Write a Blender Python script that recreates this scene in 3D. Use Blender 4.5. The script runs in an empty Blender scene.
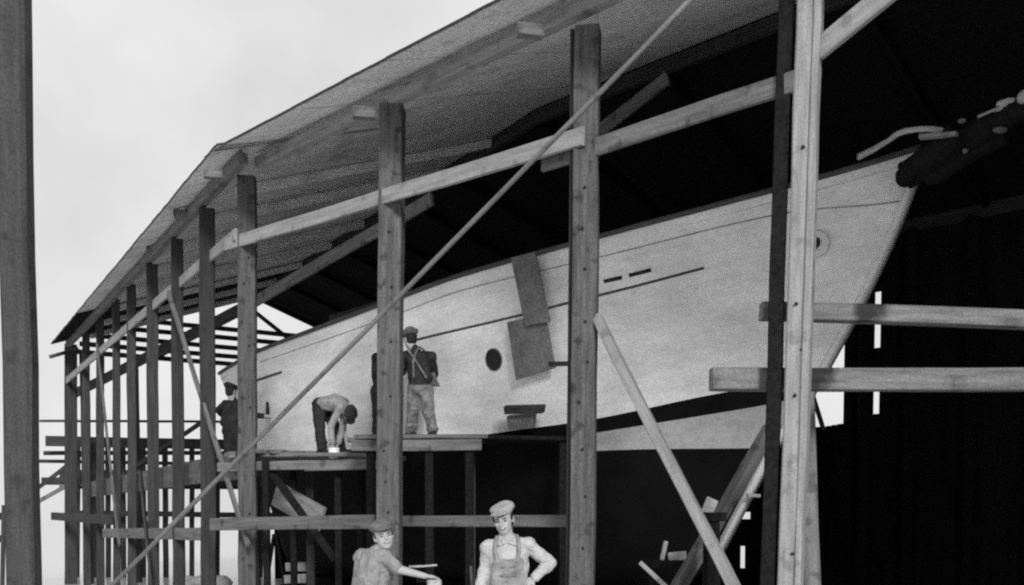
import bpy, bmesh, math, random
from mathutils import Vector, Matrix, Euler
from mathutils.bvhtree import BVHTree
random.seed(7)
R = math.radians
S = bpy.context.scene
C = S.collection
EYE = Vector((0, 0, 1.6))
PITCH = R(2.97)
F = 1000.0
ROWC = 572.0
CP, SP = math.cos(PITCH), math.sin(PITCH)

def at(px, py, Y):
    """point seen at a picture position, at distance Y in front of the camera"""
    v = (ROWC - py) / F
    r = Vector(((px - 512) / F, CP + v * SP, -SP + v * CP))
    return EYE + r * (Y / r.y)

def ray(px, py):
    v = (ROWC - py) / F
    return Vector(((px - 512) / F, CP + v * SP, -SP + v * CP)).normalized()

def proj(p):
    d = p - EYE
    zc = d.y * CP - d.z * SP
    return 512 + F * d.x / zc, ROWC - F * (d.z * CP + d.y * SP) / zc

def lerp(tab, x):
    if x <= tab[0][0]: return tab[0][1]
    for (a, b), (c, d) in zip(tab, tab[1:]):
        if x <= c: return b + (d - b) * (x - a) / (c - a)
    return tab[-1][1]

def smoothlerp(tab, x):
    n = len(tab)
    if x <= tab[0][0]: return tab[0][1]
    if x >= tab[-1][0]: return tab[-1][1]
    for i in range(n - 1):
        if x <= tab[i + 1][0]:
            x0, y0 = tab[i]; x1, y1 = tab[i + 1]
            h = x1 - x0; t = (x - x0) / h
            m0 = (y1 - (tab[i - 1][1] if i else y0)) / (x1 - (tab[i - 1][0] if i else x0))
            m1 = ((tab[i + 2][1] if i + 2 < n else y1) - y0) / ((tab[i + 2][0] if i + 2 < n else x1) - x0)
            t2, t3 = t * t, t * t * t
            return (2*t3-3*t2+1)*y0 + (t3-2*t2+t)*h*m0 + (-2*t3+3*t2)*y1 + (t3-t2)*h*m1

# ------------------------------------------------------------------ materials
def newmat(name):
    m = bpy.data.materials.new(name); m.use_nodes = True
    nt = m.node_tree; b = nt.nodes['Principled BSDF']
    return m, nt, b

def noisy(name, lo, hi, scale=(1, 1, 1), nscale=4.0, rough=0.8, bump=0.3, grain=0.25, grain_scale=60, spots=0.0, spot_scale=9, detail=6, spec=0.25, rnd=0.0, worldco=False, metal=0):
    m, nt, b = newmat(name)
    N, L = nt.nodes, nt.links
    tc = N.new('ShaderNodeTexCoord'); oi = N.new('ShaderNodeObjectInfo')
    mp = N.new('ShaderNodeMapping'); mp.inputs['Scale'].default_value = scale
    off = N.new('ShaderNodeVectorMath'); off.operation = 'SCALE'
    off.inputs[0].default_value = (37.0, 51.0, 23.0); L.new(oi.outputs['Random'], off.inputs['Scale'])
    if not worldco: L.new(off.outputs[0], mp.inputs['Location'])
    L.new(tc.outputs['Object'], mp.inputs['Vector'])
    n1 = N.new('ShaderNodeTexNoise'); n1.inputs['Scale'].default_value = nscale; n1.inputs['Detail'].default_value = detail
    n1.inputs['Roughness'].default_value = 0.62
    L.new(mp.outputs[0], n1.inputs['Vector'])
    n2 = N.new('ShaderNodeTexNoise'); n2.inputs['Scale'].default_value = grain_scale; n2.inputs['Detail'].default_value = 3
    L.new(tc.outputs['Object'], n2.inputs['Vector'])
    mr = N.new('ShaderNodeMapRange'); mr.inputs[1].default_value = 0.33; mr.inputs[2].default_value = 0.67
    mr.inputs[3].default_value = lo; mr.inputs[4].default_value = hi
    L.new(n1.outputs['Fac'], mr.inputs[0])
    g = N.new('ShaderNodeMapRange'); g.inputs[1].default_value = 0.3; g.inputs[2].default_value = 0.7
    g.inputs[3].default_value = 1 - grain; g.inputs[4].default_value = 1 + grain
    L.new(n2.outputs['Fac'], g.inputs[0])
    mu = N.new('ShaderNodeMath'); mu.operation = 'MULTIPLY'
    L.new(mr.outputs[0], mu.inputs[0]); L.new(g.outputs[0], mu.inputs[1])
    last = mu
    if rnd:
        rr = N.new('ShaderNodeMapRange'); rr.inputs[3].default_value = 1 - rnd; rr.inputs[4].default_value = 1 + rnd
        L.new(oi.outputs['Random'], rr.inputs[0])
        m2 = N.new('ShaderNodeMath'); m2.operation = 'MULTIPLY'
        L.new(last.outputs[0], m2.inputs[0]); L.new(rr.outputs[0], m2.inputs[1]); last = m2
    if spots:
        n3 = N.new('ShaderNodeTexNoise'); n3.inputs['Scale'].default_value = spot_scale; n3.inputs['Detail'].default_value = 4
        L.new(tc.outputs['Object'], n3.inputs['Vector'])
        sp = N.new('ShaderNodeMapRange'); sp.inputs[1].default_value = 0.58; sp.inputs[2].default_value = 0.68
        sp.inputs[3].default_value = 1; sp.inputs[4].default_value = 1 - spots
        L.new(n3.outputs['Fac'], sp.inputs[0])
        m3 = N.new('ShaderNodeMath'); m3.operation = 'MULTIPLY'
        L.new(last.outputs[0], m3.inputs[0]); L.new(sp.outputs[0], m3.inputs[1]); last = m3
    cc = N.new('ShaderNodeCombineColor')
    for i in range(3): L.new(last.outputs[0], cc.inputs[i])
    L.new(cc.outputs[0], b.inputs['Base Color'])
    b.inputs['Roughness'].default_value = rough
    b.inputs['Specular IOR Level'].default_value = spec
    b.inputs['Metallic'].default_value = metal
    if bump:
        bp = N.new('ShaderNodeBump'); bp.inputs['Strength'].default_value = bump; bp.inputs['Distance'].default_value = 0.02 if bump < .9 else .05
        L.new(n1.outputs['Fac'], bp.inputs['Height']); L.new(bp.outputs[0], b.inputs['Normal'])
    return m

WG = (0.7, 9, 9)
M = {}
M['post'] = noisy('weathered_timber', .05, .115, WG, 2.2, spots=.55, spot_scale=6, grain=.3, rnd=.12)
M['shadowed'] = noisy('shadow_blotched_timber', .10, .2, WG, 2.2, spots=.85, spot_scale=1.6, grain=.3)  # dark blotches put shadow bands into the colour of the bow beams
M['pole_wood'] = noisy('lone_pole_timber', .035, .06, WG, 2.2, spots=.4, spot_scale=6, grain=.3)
M['post_shade'] = noisy('post_shade_timber', .012, .03, WG, 2.2, grain=.4)  # dark tone for the shaded side of the middle post
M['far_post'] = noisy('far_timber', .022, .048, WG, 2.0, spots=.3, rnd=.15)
M['light_wood'] = noisy('fresh_sawn_timber', .20, .32, WG, 2.0, grain=.18, spots=.3, spot_scale=5, rnd=.1)
M['mid_wood'] = noisy('grey_timber', .085, .165, WG, 2.0, grain=.25, spots=.45, spot_scale=5, rnd=.15)
M['dark_wood'] = noisy('dark_old_timber', .025, .05, WG, 2.0, grain=.3, rnd=.2)
M['black_wood'] = noisy('black_and_shaded_boards', .008, .018, (9, 9, .7), 2.0, grain=.3, rough=.9, spec=.05)
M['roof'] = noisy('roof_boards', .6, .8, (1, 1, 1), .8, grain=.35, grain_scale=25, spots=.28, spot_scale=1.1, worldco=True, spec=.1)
M['hull_white'] = noisy('white_hull_paint', .72, .84, (1, 1, 1.6), 1.1, rough=.55, bump=.05, grain=.10, grain_scale=22, worldco=True)
M['slip'] = noisy('bounce_damping_floor', .012, .03, (1, 1, 1), 1.2, grain=.4, worldco=True, spec=.05)  # only for the added dark sheet inside the shed, not a real slip floor
M['hull_primer'] = noisy('grey_bottom_primer', .34, .46, (1, 1, 1.6), 1.4, rough=.7, bump=.05, grain=.12, grain_scale=22, worldco=True)
M['hull_black'] = noisy('black_lower_hull', .003, .006, (1, 1, 1), 2, rough=.8, bump=.05, spec=.1, worldco=True)  # black of the band and of most of the hull below it
M['seam'] = noisy('seam_grey', .2, .4, (1, 1, 1), 3, bump=0)  # plain grey of the thin strip along the sheer strake
M['dark_trim'] = noisy('dark_trim_paint', .05, .09, (1, 1, 1), 3, bump=0)
M['black'] = noisy('black_iron', .01, .02, (1, 1, 1), 3, rough=.6, bump=0)
M['panel'] = noisy('grey_staging_board', .11, .17, (1, 1, 1), 5, grain=.3, grain_scale=30)
M['rope'] = noisy('rope_fibre', .2, .34, (1, 1, 1), 8)
M['skin'] = noisy('skin', .32, .40, (1, 1, 1), 8, rough=.5, bump=.02, grain=.05)
M['shirt_light'] = noisy('light_work_shirt', .36, .50, (1, 1, 1), 9, bump=1.0, grain=.12, grain_scale=40)
M['overall_light'] = noisy('faded_denim', .17, .32, (1, 1, 1), 8, bump=1.0, grain=.15, grain_scale=40)
M['overall_mid'] = noisy('worn_denim', .08, .22, (1, 1, 1), 7, bump=1.0, grain=.3, grain_scale=20)
M['shirt_mid'] = noisy('grey_work_shirt', .18, .31, (1, 1, 1), 8, bump=1.0, grain=.12, grain_scale=40)
M['cloth_dark'] = noisy('dark_work_cloth', .018, .04, (1, 1, 1), 7, bump=.4, grain=.2, spec=.05)
M['cap_light'] = noisy('light_tweed_cap', .22, .36, (1, 1, 1), 14, bump=.4)
M['cap_grey'] = noisy('grey_tweed_cap', .09, .16, (1, 1, 1), 14, bump=.4)
M['hair'] = noisy('dark_hair', .012, .03, (1, 1, 1), 30, bump=.4)
M['white_metal'] = noisy('whitewashed_can', .7, .8, (1, 1, 1), 8, bump=.05)
M['ground'] = noisy('bounce_pale_yard', .64, .78, (1, 1, 1), 1.2, grain=.4, grain_scale=12, spots=.4, spot_scale=.8, worldco=True)  # yard set very pale to bounce fill light up under the roof
# water
m, nt, b = newmat('harbour_water')
b.inputs['Base Color'].default_value = (.55, .55, .55, 1); b.inputs['Roughness'].default_value = .2
b.inputs['IOR'].default_value = 1.33
nz = nt.nodes.new('ShaderNodeTexNoise'); nz.inputs['Scale'].default_value = 1.1; nz.inputs['Detail'].default_value = 5
tc = nt.nodes.new('ShaderNodeTexCoord'); nt.links.new(tc.outputs['Object'], nz.inputs['Vector'])
bp = nt.nodes.new('ShaderNodeBump'); bp.inputs['Strength'].default_value = .25; bp.inputs['Distance'].default_value = .05
nt.links.new(nz.outputs['Fac'], bp.inputs['Height']); nt.links.new(bp.outputs[0], b.inputs['Normal'])
M['water'] = m

def plank_seams(m, n, depth):
    nt = m.node_tree; N, L = nt.nodes, nt.links; b = N['Principled BSDF']
    uv = N.new('ShaderNodeUVMap'); uv.uv_map = 'planking'
    sx = N.new('ShaderNodeSeparateXYZ'); L.new(uv.outputs[0], sx.inputs[0])
    mu = N.new('ShaderNodeMath'); mu.operation = 'MULTIPLY'; mu.inputs[1].default_value = n; L.new(sx.outputs[1], mu.inputs[0])
    fr = N.new('ShaderNodeMath'); fr.operation = 'FRACT'; L.new(mu.outputs[0], fr.inputs[0])
    ab = N.new('ShaderNodeMapRange'); ab.inputs[1].default_value = .0; ab.inputs[2].default_value = .09; ab.inputs[3].default_value = 1 - depth; ab.inputs[4].default_value = 1
    L.new(fr.outputs[0], ab.inputs[0])
    # broad scuffs and filler patches running along the planks
    mp = N.new('ShaderNodeMapping'); mp.inputs['Scale'].default_value = (1.1, 7, 1); L.new(uv.outputs[0], mp.inputs['Vector'])
    nz = N.new('ShaderNodeTexNoise'); nz.inputs['Scale'].default_value = 1.3; nz.inputs['Detail'].default_value = 7; nz.inputs['Roughness'].default_value = .7
    L.new(mp.outputs[0], nz.inputs['Vector'])
    pr_ = N.new('ShaderNodeMapRange'); pr_.inputs[1].default_value = .35; pr_.inputs[2].default_value = .65; pr_.inputs[3].default_value = .84; pr_.inputs[4].default_value = 1.06
    L.new(nz.outputs['Fac'], pr_.inputs[0])
    m1 = N.new('ShaderNodeMath'); m1.operation = 'MULTIPLY'; L.new(ab.outputs[0], m1.inputs[0]); L.new(pr_.outputs[0], m1.inputs[1])
    src = b.inputs['Base Color'].links[0].from_socket
    mx = N.new('ShaderNodeVectorMath'); mx.operation = 'SCALE'; L.new(src, mx.inputs[0]); L.new(m1.outputs[0], mx.inputs['Scale'])
    L.new(mx.outputs[0], b.inputs['Base Color'])
plank_seams(M['hull_white'], 13, .10)
plank_seams(M['hull_primer'], 13, .10)
# ------------------------------------------------------------------ builders
def tag(o, label=None, cat=None, group=None, kind=None):
    if label: o['label'] = label
    if cat: o['category'] = cat
    if group: o['group'] = group
    if kind: o['kind'] = kind
    return o

def thing(name, loc, label, cat, group=None):
    o = bpy.data.objects.new(name, None); C.objects.link(o); o.location = loc
    o.empty_display_size = .2
    return tag(o, label, cat, group)

PMAT = {}
def world_of(o):
    return PMAT.get(o.name, Matrix.Translation(o.location) if o.type == 'EMPTY' else o.matrix_basis)

def link(name, bm, mat, parent=None, mw=None, smooth=False):
    me = bpy.data.meshes.new(name); bm.to_mesh(me); bm.free()
    for p in me.polygons: p.use_smooth = smooth
    mats = mat if isinstance(mat, (list, tuple)) else [mat]
    for k in mats: me.materials.append(M[k] if isinstance(k, str) else k)
    o = bpy.data.objects.new(name, me); C.objects.link(o)
    mw = mw or Matrix.Identity(4)
    if parent is not None:
        o.parent = parent
        o.matrix_basis = world_of(parent).inverted() @ mw
    else:
        o.matrix_basis = mw
    PMAT[o.name] = mw
    return o

def frame(a, b, up=Vector((0, 0, 1)), roll=0.0):
    x = (b - a).normalized()
    if abs(x.dot(up)) > .98: up = Vector((0, 1, 0))
    y = up.cross(x).normalized(); z = x.cross(y).normalized()
    if roll:
        q = Matrix.Rotation(roll, 3, x); y = q @ y; z = q @ z
    m = Matrix((x, y, z)).transposed().to_4x4(); m.translation = a
    return m

def beam_bm(L, w, h, w2=None, h2=None, wob=.006, bev=.008, seg=.7):
    """sawn timber along local X: w is local Y, h local Z; slightly uneven arrises"""
    w2 = w2 or w; h2 = h2 or h
    n = max(1, int(L / seg)); bm = bmesh.new(); rings = []
    for i in range(n + 1):
        t = i / n; ww = (w + (w2 - w) * t) / 2; hh = (h + (h2 - h) * t) / 2
        ox, oy = random.uniform(-wob, wob), random.uniform(-wob, wob)
        c = min(bev, ww * .5, hh * .5)
        pts = [(-ww+c, -hh), (ww-c, -hh), (ww, -hh+c), (ww, hh-c), (ww-c, hh), (-ww+c, hh), (-ww, hh-c), (-ww, -hh+c)]
        rings.append([bm.verts.new((L * t, p[0] + ox + random.uniform(-wob, wob) * .3, p[1] + oy + random.uniform(-wob, wob) * .3)) for p in pts])
    for a, b in zip(rings, rings[1:]):
        for k in range(8): bm.faces.new((a[k], a[(k+1) % 8], b[(k+1) % 8], b[k]))
    bm.faces.new(rings[0][::-1]); bm.faces.new(rings[-1])
    bmesh.ops.recalc_face_normals(bm, faces=bm.faces)
    return bm

def beam(name, a, b, w, h, mat, parent=None, up=Vector((0, 0, 1)), roll=0, **k):
    a, b = Vector(a), Vector(b)
    return link(name, beam_bm((b - a).length, w, h, **k), mat, parent, frame(a, b, up, roll))

def spar_bm(L, r0, r1, n=12, seg=.6, wob=.004, bend=0):
    bm = bmesh.new(); m_ = max(2, int(L / seg)); rings = []
    for i in range(m_ + 1):
        t = i / m_; r = r0 + (r1 - r0) * t
        oy, oz = random.uniform(-wob, wob), random.uniform(-wob, wob) - bend * math.sin(math.pi * t)
        rings.append([bm.verts.new((L * t, oy + r * math.cos(2*math.pi*k/n), oz + r * math.sin(2*math.pi*k/n))) for k in range(n)])
    for a, b in zip(rings, rings[1:]):
        for k in range(n): bm.faces.new((a[k], a[(k+1) % n], b[(k+1) % n], b[k]))
    bm.faces.new(rings[0][::-1]); bm.faces.new(rings[-1])
    bmesh.ops.recalc_face_normals(bm, faces=bm.faces)
    return bm

def spar(name, a, b, r0, r1, mat, parent=None, **k):
    a, b = Vector(a), Vector(b)
    return link(name, spar_bm((b - a).length, r0, r1, **k), mat, parent, frame(a, b), smooth=True)

def slab(bm, quad, thick):
    """quad of four points thickened along its normal; quad's own side is the front"""
    q = [Vector(p) for p in quad]
    n = (q[1] - q[0]).cross(q[3] - q[0]).normalized() * thick
    a = [bm.verts.new(p) for p in q]; b = [bm.verts.new(p - n) for p in q]
    bm.faces.new(a); bm.faces.new(b[::-1])
    for k in range(4): bm.faces.new((a[k], b[k], b[(k+1) % 4], a[(k+1) % 4]))

# ------------------------------------------------------------------ setting
def sheet(name, x0, x1, y0, y1, z, mat, nx=1, ny=1, zf=None):
    bm = bmesh.new(); g = []
    for j in range(ny + 1):
        row = []
        for i in range(nx + 1):
            x = x0 + (x1 - x0) * i / nx; y = y0 + (y1 - y0) * j / ny
            row.append(bm.verts.new((x, y, zf(x, y) if zf else z)))
        g.append(row)
    for j in range(ny):
        for i in range(nx): bm.faces.new((g[j][i], g[j][i+1], g[j+1][i+1], g[j+1][i]))
    return tag(link(name, bm, mat), kind='structure')

def gz(x, y):
    shore = 23.5 + max(0, x + 4) * .9
    d = max(0, y - shore)
    return -min(1.2, d * .35) + .03 * math.sin(x * 1.7) * math.cos(y * 1.3)
sheet('ground', -60, 60, -60, 60, 0, 'ground', 120, 120, gz)
def slipz(x, y): return gz(x, y) + .05
sheet('water', -3000, 3000, -3000, 3000, -.38, 'water')

# ------------------------------------------------------------------ the shed
UA = Vector((-.7071, .7071, 0)); NA = Vector((.7071, .7071, 0))     # along / into the near wing
UB = Vector((-.519, .855, 0)).normalized(); NB = Vector((.855, .519, 0)).normalized()
MIT = Vector((-3.59, 15.19, 0))                                     # bend of the post line
BIS = (NA + NB).normalized(); KB = 1 / BIS.dot(NA)
OV, HALF = .9, 5.1
EZ = 5.27 + 1.6; SL = .353
def roofz(t): return EZ + SL * (t + OV) if t <= HALF else EZ + SL * (2 * HALF - t + OV)
LA, LB = 17.5, 18.3
def pa(s, t, z=0): p = MIT - UA * s + NA * t; return Vector((p.x, p.y, z))
def pb(s, t, z=0): p = MIT + UB * s + NB * t; return Vector((p.x, p.y, z))
def pm(t, z=0): p = MIT + BIS * (t * KB); return Vector((p.x, p.y, z))

shed = thing('boat_shed', MIT, 'long open-sided timber boat shed with sagging board roof on rows of posts', 'shed')

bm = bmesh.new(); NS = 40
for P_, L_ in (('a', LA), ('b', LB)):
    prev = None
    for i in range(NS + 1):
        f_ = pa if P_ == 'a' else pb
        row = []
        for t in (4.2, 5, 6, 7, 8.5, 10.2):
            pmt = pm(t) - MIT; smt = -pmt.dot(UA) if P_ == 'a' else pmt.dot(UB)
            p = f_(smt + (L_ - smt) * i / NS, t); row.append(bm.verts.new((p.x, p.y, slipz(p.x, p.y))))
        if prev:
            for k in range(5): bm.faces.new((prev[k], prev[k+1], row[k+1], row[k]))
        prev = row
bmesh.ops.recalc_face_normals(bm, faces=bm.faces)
tag(link('added_dark_sheet', bm, 'slip'), kind='structure')  # added dark sheet that keeps bounce light down deep inside the shed

# roof: overlapping boards laid down the slope, both wings, real thickness
def roof_mesh():
    bm = bmesh.new()
    for wing in (0, 1):
        L = LA if wing == 0 else LB
        nb = int(L / .28)
        for side in (0, 1):
            for i in range(-22 if side == 0 else -22, nb):
                s0, s1 = i * L / nb, (i + 1) * L / nb + .004
                ts = [-OV, HALF] if side == 0 else [HALF, 2 * HALF + OV]
                dz = random.uniform(-.003, .003)
                jit = random.uniform(-.008, .008)
                quad = []
                for (s, t) in ((s0, ts[0] - (jit if side == 0 else 0)), (s1, ts[0] - (jit if side == 0 else 0)), (s1, ts[1]), (s0, ts[1])):
                    # clip at the mitre
                    bend = (UA.dot(BIS) if wing == 0 else UB.dot(BIS))
                    # position along the wing where the mitre runs for this t
                    pmt = pm(t) - MIT
                    smt = -pmt.dot(UA) if wing == 0 else pmt.dot(UB)
                    s_ = max(s, smt - .28)
                    p = pa(s_, t) if wing == 0 else pb(s_, t)
                    quad.append(Vector((p.x, p.y, roofz(t) + dz)))
                if (quad[0] - quad[1]).length < .004 and (quad[2] - quad[3]).length < .004: continue
                if wing == 0: quad = quad[::-1]
                try: slab(bm, quad, .035)
                except ValueError: pass
    bmesh.ops.recalc_face_normals(bm, faces=bm.faces)
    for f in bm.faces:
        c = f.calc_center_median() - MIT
        f.material_index = 1 if max(c.dot(NA), c.dot(NB) if c.dot(UA) > 0 else -9) > HALF else (2 if f.normal.z > -.5 else 0)  # far slope in black boards: deep interior shade put into the colour
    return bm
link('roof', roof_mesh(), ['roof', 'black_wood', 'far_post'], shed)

# rafters with tails under the eaves, wall plates, ridge beam
def plate(name, f0, f1, mat='mid_wood'): beam(name, f0, f1, .16, .26, mat, shed)
beam('wall_plate', pa(-.35, 0, EZ + .12), pa(LA, 0, EZ + .16), .14, .17, 'light_wood', shed)
beam('wall_plate', pb(-.05, -.43, EZ + .02), pb(LB, -.43, EZ + .04), .14, .17, 'mid_wood', shed)
beam('wall_plate', pa(-4, 2*HALF, EZ + .12), pa(LA, 2*HALF, EZ + .12), .16, .24, 'dark_wood', shed)
zr = roofz(HALF) - .16
beam('ridge_beam', pm(HALF, zr), pa(LA, HALF, zr), .12, .22, 'dark_wood', shed)
beam('ridge_beam', pm(HALF, zr), pb(LB, HALF, zr), .12, .22, 'dark_wood', shed)
def rafter(P, s, mat='mid_wood', far=True):
    a = P(s, .1, roofz(.1) - .12); b_ = P(s, HALF, roofz(HALF) - .12)
    if P is pb: beam('rafter', a, b_, .09, .15, mat, shed)
    if far: beam('rafter', P(s, 2*HALF + OV - .1, roofz(-OV + .1) - .12), b_, .09, .15, 'black_wood', shed)
for s in (3.3, 6.6, 9.9, 13.2): rafter(pa, s, 'roof')
for s in (2.2, 4.1, 6.2, 8.4, 10.6, 12.9, 15.2, 17.6): rafter(pb, s, 'roof', s > 3)
# short outrigger blocks at the eave, pale sawn ends
for px, py, Y in ((364, 112, 11.6), (530, 29, 10.3), (213, 173, 14.7), (181, 213, 17.5), (153, 248, 20)):
    p = at(px, py, Y); beam('outrigger', p - Vector((.13, 0, .01)), p + Vector((.13, .06, 0)), .12, .12, 'mid_wood', shed)
p = at(50, 357, 29.9); beam('outrigger', p, at(78, 349, 31), .07, .1, 'mid_wood', shed)

POSTS = [  # top px, top py, bottom px, Y, width, rotation, material
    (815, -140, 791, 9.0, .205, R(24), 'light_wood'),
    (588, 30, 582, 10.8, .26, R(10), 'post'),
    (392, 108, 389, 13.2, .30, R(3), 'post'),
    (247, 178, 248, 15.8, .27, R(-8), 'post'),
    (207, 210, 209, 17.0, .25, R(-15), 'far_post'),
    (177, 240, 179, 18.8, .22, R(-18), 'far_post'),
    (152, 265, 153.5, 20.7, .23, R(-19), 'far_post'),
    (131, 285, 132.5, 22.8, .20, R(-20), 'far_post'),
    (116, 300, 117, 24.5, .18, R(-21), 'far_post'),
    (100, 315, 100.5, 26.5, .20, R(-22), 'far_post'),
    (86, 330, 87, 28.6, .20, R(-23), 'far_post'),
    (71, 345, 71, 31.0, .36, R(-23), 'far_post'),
]
def post(x1, y1, x0, Y, w, rot, mat, bolts=()):
    top = at(x1, y1, Y)
    bot = at(x0, 585, Y); d = (bot - top) / (bot.z - top.z); bot = top + d * (-.5 - top.z)
    f = Vector((math.sin(-rot), -math.cos(rot), 0))
    o = beam('post', bot, top, w, w, mat, shed, up=f, wob=.008, bev=.014)
    return o, bot, top
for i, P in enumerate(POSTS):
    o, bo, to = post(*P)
    if i == 0:   # added black strip stands in for the shaded left side
        dk = Vector((-.175, .13, 0))
        beam('post_shade_strip', bo + dk, to + dk, .13, .20, 'black_wood', shed, up=Vector((-.3, -1, 0)))
        beam('post_lit_edge_strip', bo + Vector((.02, -.128, 0)), to + Vector((.02, -.128, 0)), .05, .03, 'light_wood', shed, up=Vector((-.4, -1, 0)))  # added strip for the bright lit edge of the post
    if i == 1:  # thin dark strip added as the shaded left side
        dk = Vector((-.15, .06, 0))
        beam('post_shade_strip', bo + dk, to + dk, .05, .16, 'post_shade', shed, up=Vector((-.1, -1, 0)))
    if i < 4:
        f = Vector((math.sin(-P[5]), -math.cos(P[5]), 0))
        z = 1.3
        while z < 5.8:
            t = (z - bo.z) / (to.z - bo.z); c = bo.lerp(to, t) + f * (P[4] / 2 - .004) + Vector((random.uniform(-.06, .06), 0, 0))
            spar('bolt', c, c + f * .022, .017, .014, 'black', o, n=8, seg=9, wob=0)
            z += random.choice((.42, .5, .55)) if i == 1 else random.choice((.4, .7, .95, 1.4))

# far-side posts, and board wall behind the boat
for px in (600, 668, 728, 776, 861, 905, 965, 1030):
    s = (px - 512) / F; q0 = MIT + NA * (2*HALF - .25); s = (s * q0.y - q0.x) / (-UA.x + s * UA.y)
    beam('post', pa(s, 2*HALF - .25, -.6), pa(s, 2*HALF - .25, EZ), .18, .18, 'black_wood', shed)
def board_wall(P, s0, s1, t, zt, gaps, z0=-.8, step=.12):
    bm = bmesh.new(); s = s0; n = P(0, 1) - P(0, 0)
    while s < s1:
        e = s + step - .004
        segs = [(z0, zt)]
        px, _ = proj(P((s + e) / 2, t, 2))
        for (x0, x1, ya, yb) in gaps:
            if x0 < px < x1:
                Y = P(s, t).y; za, zb = at(px, ya, Y).z, at(px, yb, Y).z
                ns = []
                for (a, b_) in segs:
                    if zb > a: ns.append((a, min(zb, b_)))
                    if za < b_: ns.append((max(za, a), b_))
                segs = ns
        off = n * random.uniform(-.006, .012)
        for (a, b_) in segs:
            if b_ - a > .05: slab(bm, [P(s, t, a) + off, P(e, t, a) + off, P(e, t, b_) + off, P(s, t, b_) + off], .03)
        s += step
    bmesh.ops.recalc_face_normals(bm, faces=bm.faces)
    return bm
GAPS = [(806, 815, 392, 426), (815, 822, 392, 427), (822, 829, 392, 426), (829, 836, 392, 425), (836, 842, 392, 424), (817, 844, 330, 368), (704, 718, 497, 518), (739, 743, 546, 568), (753, 757, 535, 570), (742, 748, 512, 519), (871, 880, 292, 348), (871, 880, 388, 414)]
sm = -(pm(2*HALF) - MIT).dot(UA)
smb = (pm(2*HALF) - MIT).dot(UB)
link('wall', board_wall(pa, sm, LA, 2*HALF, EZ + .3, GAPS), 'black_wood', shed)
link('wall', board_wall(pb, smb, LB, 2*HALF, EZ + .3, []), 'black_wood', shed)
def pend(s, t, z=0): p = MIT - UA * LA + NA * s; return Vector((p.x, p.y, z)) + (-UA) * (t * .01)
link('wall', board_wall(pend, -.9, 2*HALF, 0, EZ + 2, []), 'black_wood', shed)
# far gable end: low boarding on its right half, tie beams and king posts, open above
def pgab(s, t, z=0): p = MIT + UB * LB + NB * s; return Vector((p.x, p.y, z))
link('end_wall', board_wall(pgab, 5.9, 2*HALF, 0, 5.2, []), 'black_wood', shed)
for (t0, t1, z) in ((-.2, 10.2, 6.72), (0.2, 10, 7.25), (1.6, 8.8, 7.85), (1.0, 9.4, 7.56), (-.1, 10.1, 6.97)):
    beam('tie_beam', pgab(t0, 0, z), pgab(t1, 0, z), .1, .14, 'dark_wood', shed)
for t, z0_, z1_ in ((HALF, 6.7, 8.9),):
    beam('king_post', pgab(t, 0, z0_), pgab(t, 0, z1_), .14, .14, 'dark_wood', shed)
beam('gable_brace', pgab(2.2, .0, 6.75) + UB * .12, pgab(4.8, 0, 8.5) + UB * .12, .1, .12, 'dark_wood', shed)
beam('gable_brace', pgab(8.0, .0, 6.75) + UB * .12, pgab(5.4, 0, 8.5) + UB * .12, .1, .12, 'dark_wood', shed)
for t in (.05, 1.5): beam('post', pgab(t, 0, -.9) + UB * .2, pgab(t, 0, 6.7) + UB * .2, .22, .22, 'far_post', shed)

# long diagonal braces nailed to the posts
def pbeam(name, a, b, Ya, Yb, w, h, mat, parent, up=None, **k):
    A, B_ = at(*a, Ya), at(*b, Yb)
    return beam(name, A, B_, w, h, mat, parent, up=up or Vector((0, 0, 1)), **k)
pbeam('brace', (226, 245), (583, 136), 16.0, 10.62, .05, .19, 'light_wood', shed)
pbeam('brace', (543, 164), (800, 80), 11.25, 8.95, .05, .185, 'mid_wood', shed)
pbeam('brace', (66, 381), (236, 234), 30.9, 15.7, .05, .19, 'light_wood', shed)
pbeam('brace', (256, 301), (432, 199), 18.5, 15.2, .06, .2, 'mid_wood', shed)
pbeam('brace', (600, 131), (668, 78), 15.8, 15.0, .06, .2, 'mid_wood', shed)
pbeam('brace', (70, 396), (248, 306), 33, 24, .06, .3, 'dark_wood', shed)
pbeam('brace', (818, 50), (905, -22), 8.95, 8.4, .06, .19, 'light_wood', shed)
pbeam('brace', (168, 292), (248, 545), 18.4, 15.3, .05, .10, 'mid_wood', shed)
pbeam('brace', (97, 345), (119, 545), 26, 22.2, .05, .12, 'mid_wood', shed)
pbeam('brace', (140, 470), (152, 585), 20.3, 20.2, .05, .1, 'dark_wood', shed)
# ledgers across the posts
pbeam('ledger', (211, 524), (376, 522), 15.62, 13.5, .06, .19, 'mid_wood', shed)
pbeam('ledger', (398, 521), (578, 521), 13.4, 11.2, .06, .14, 'mid_wood', shed)
pbeam('ledger', (104, 533), (205, 534), 24.9, 17.0, .06, .22, 'mid_wood', shed)
pbeam('ledger', (52, 516), (112, 520), 31.5, 24.2, .06, .24, 'far_post', shed)
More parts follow.
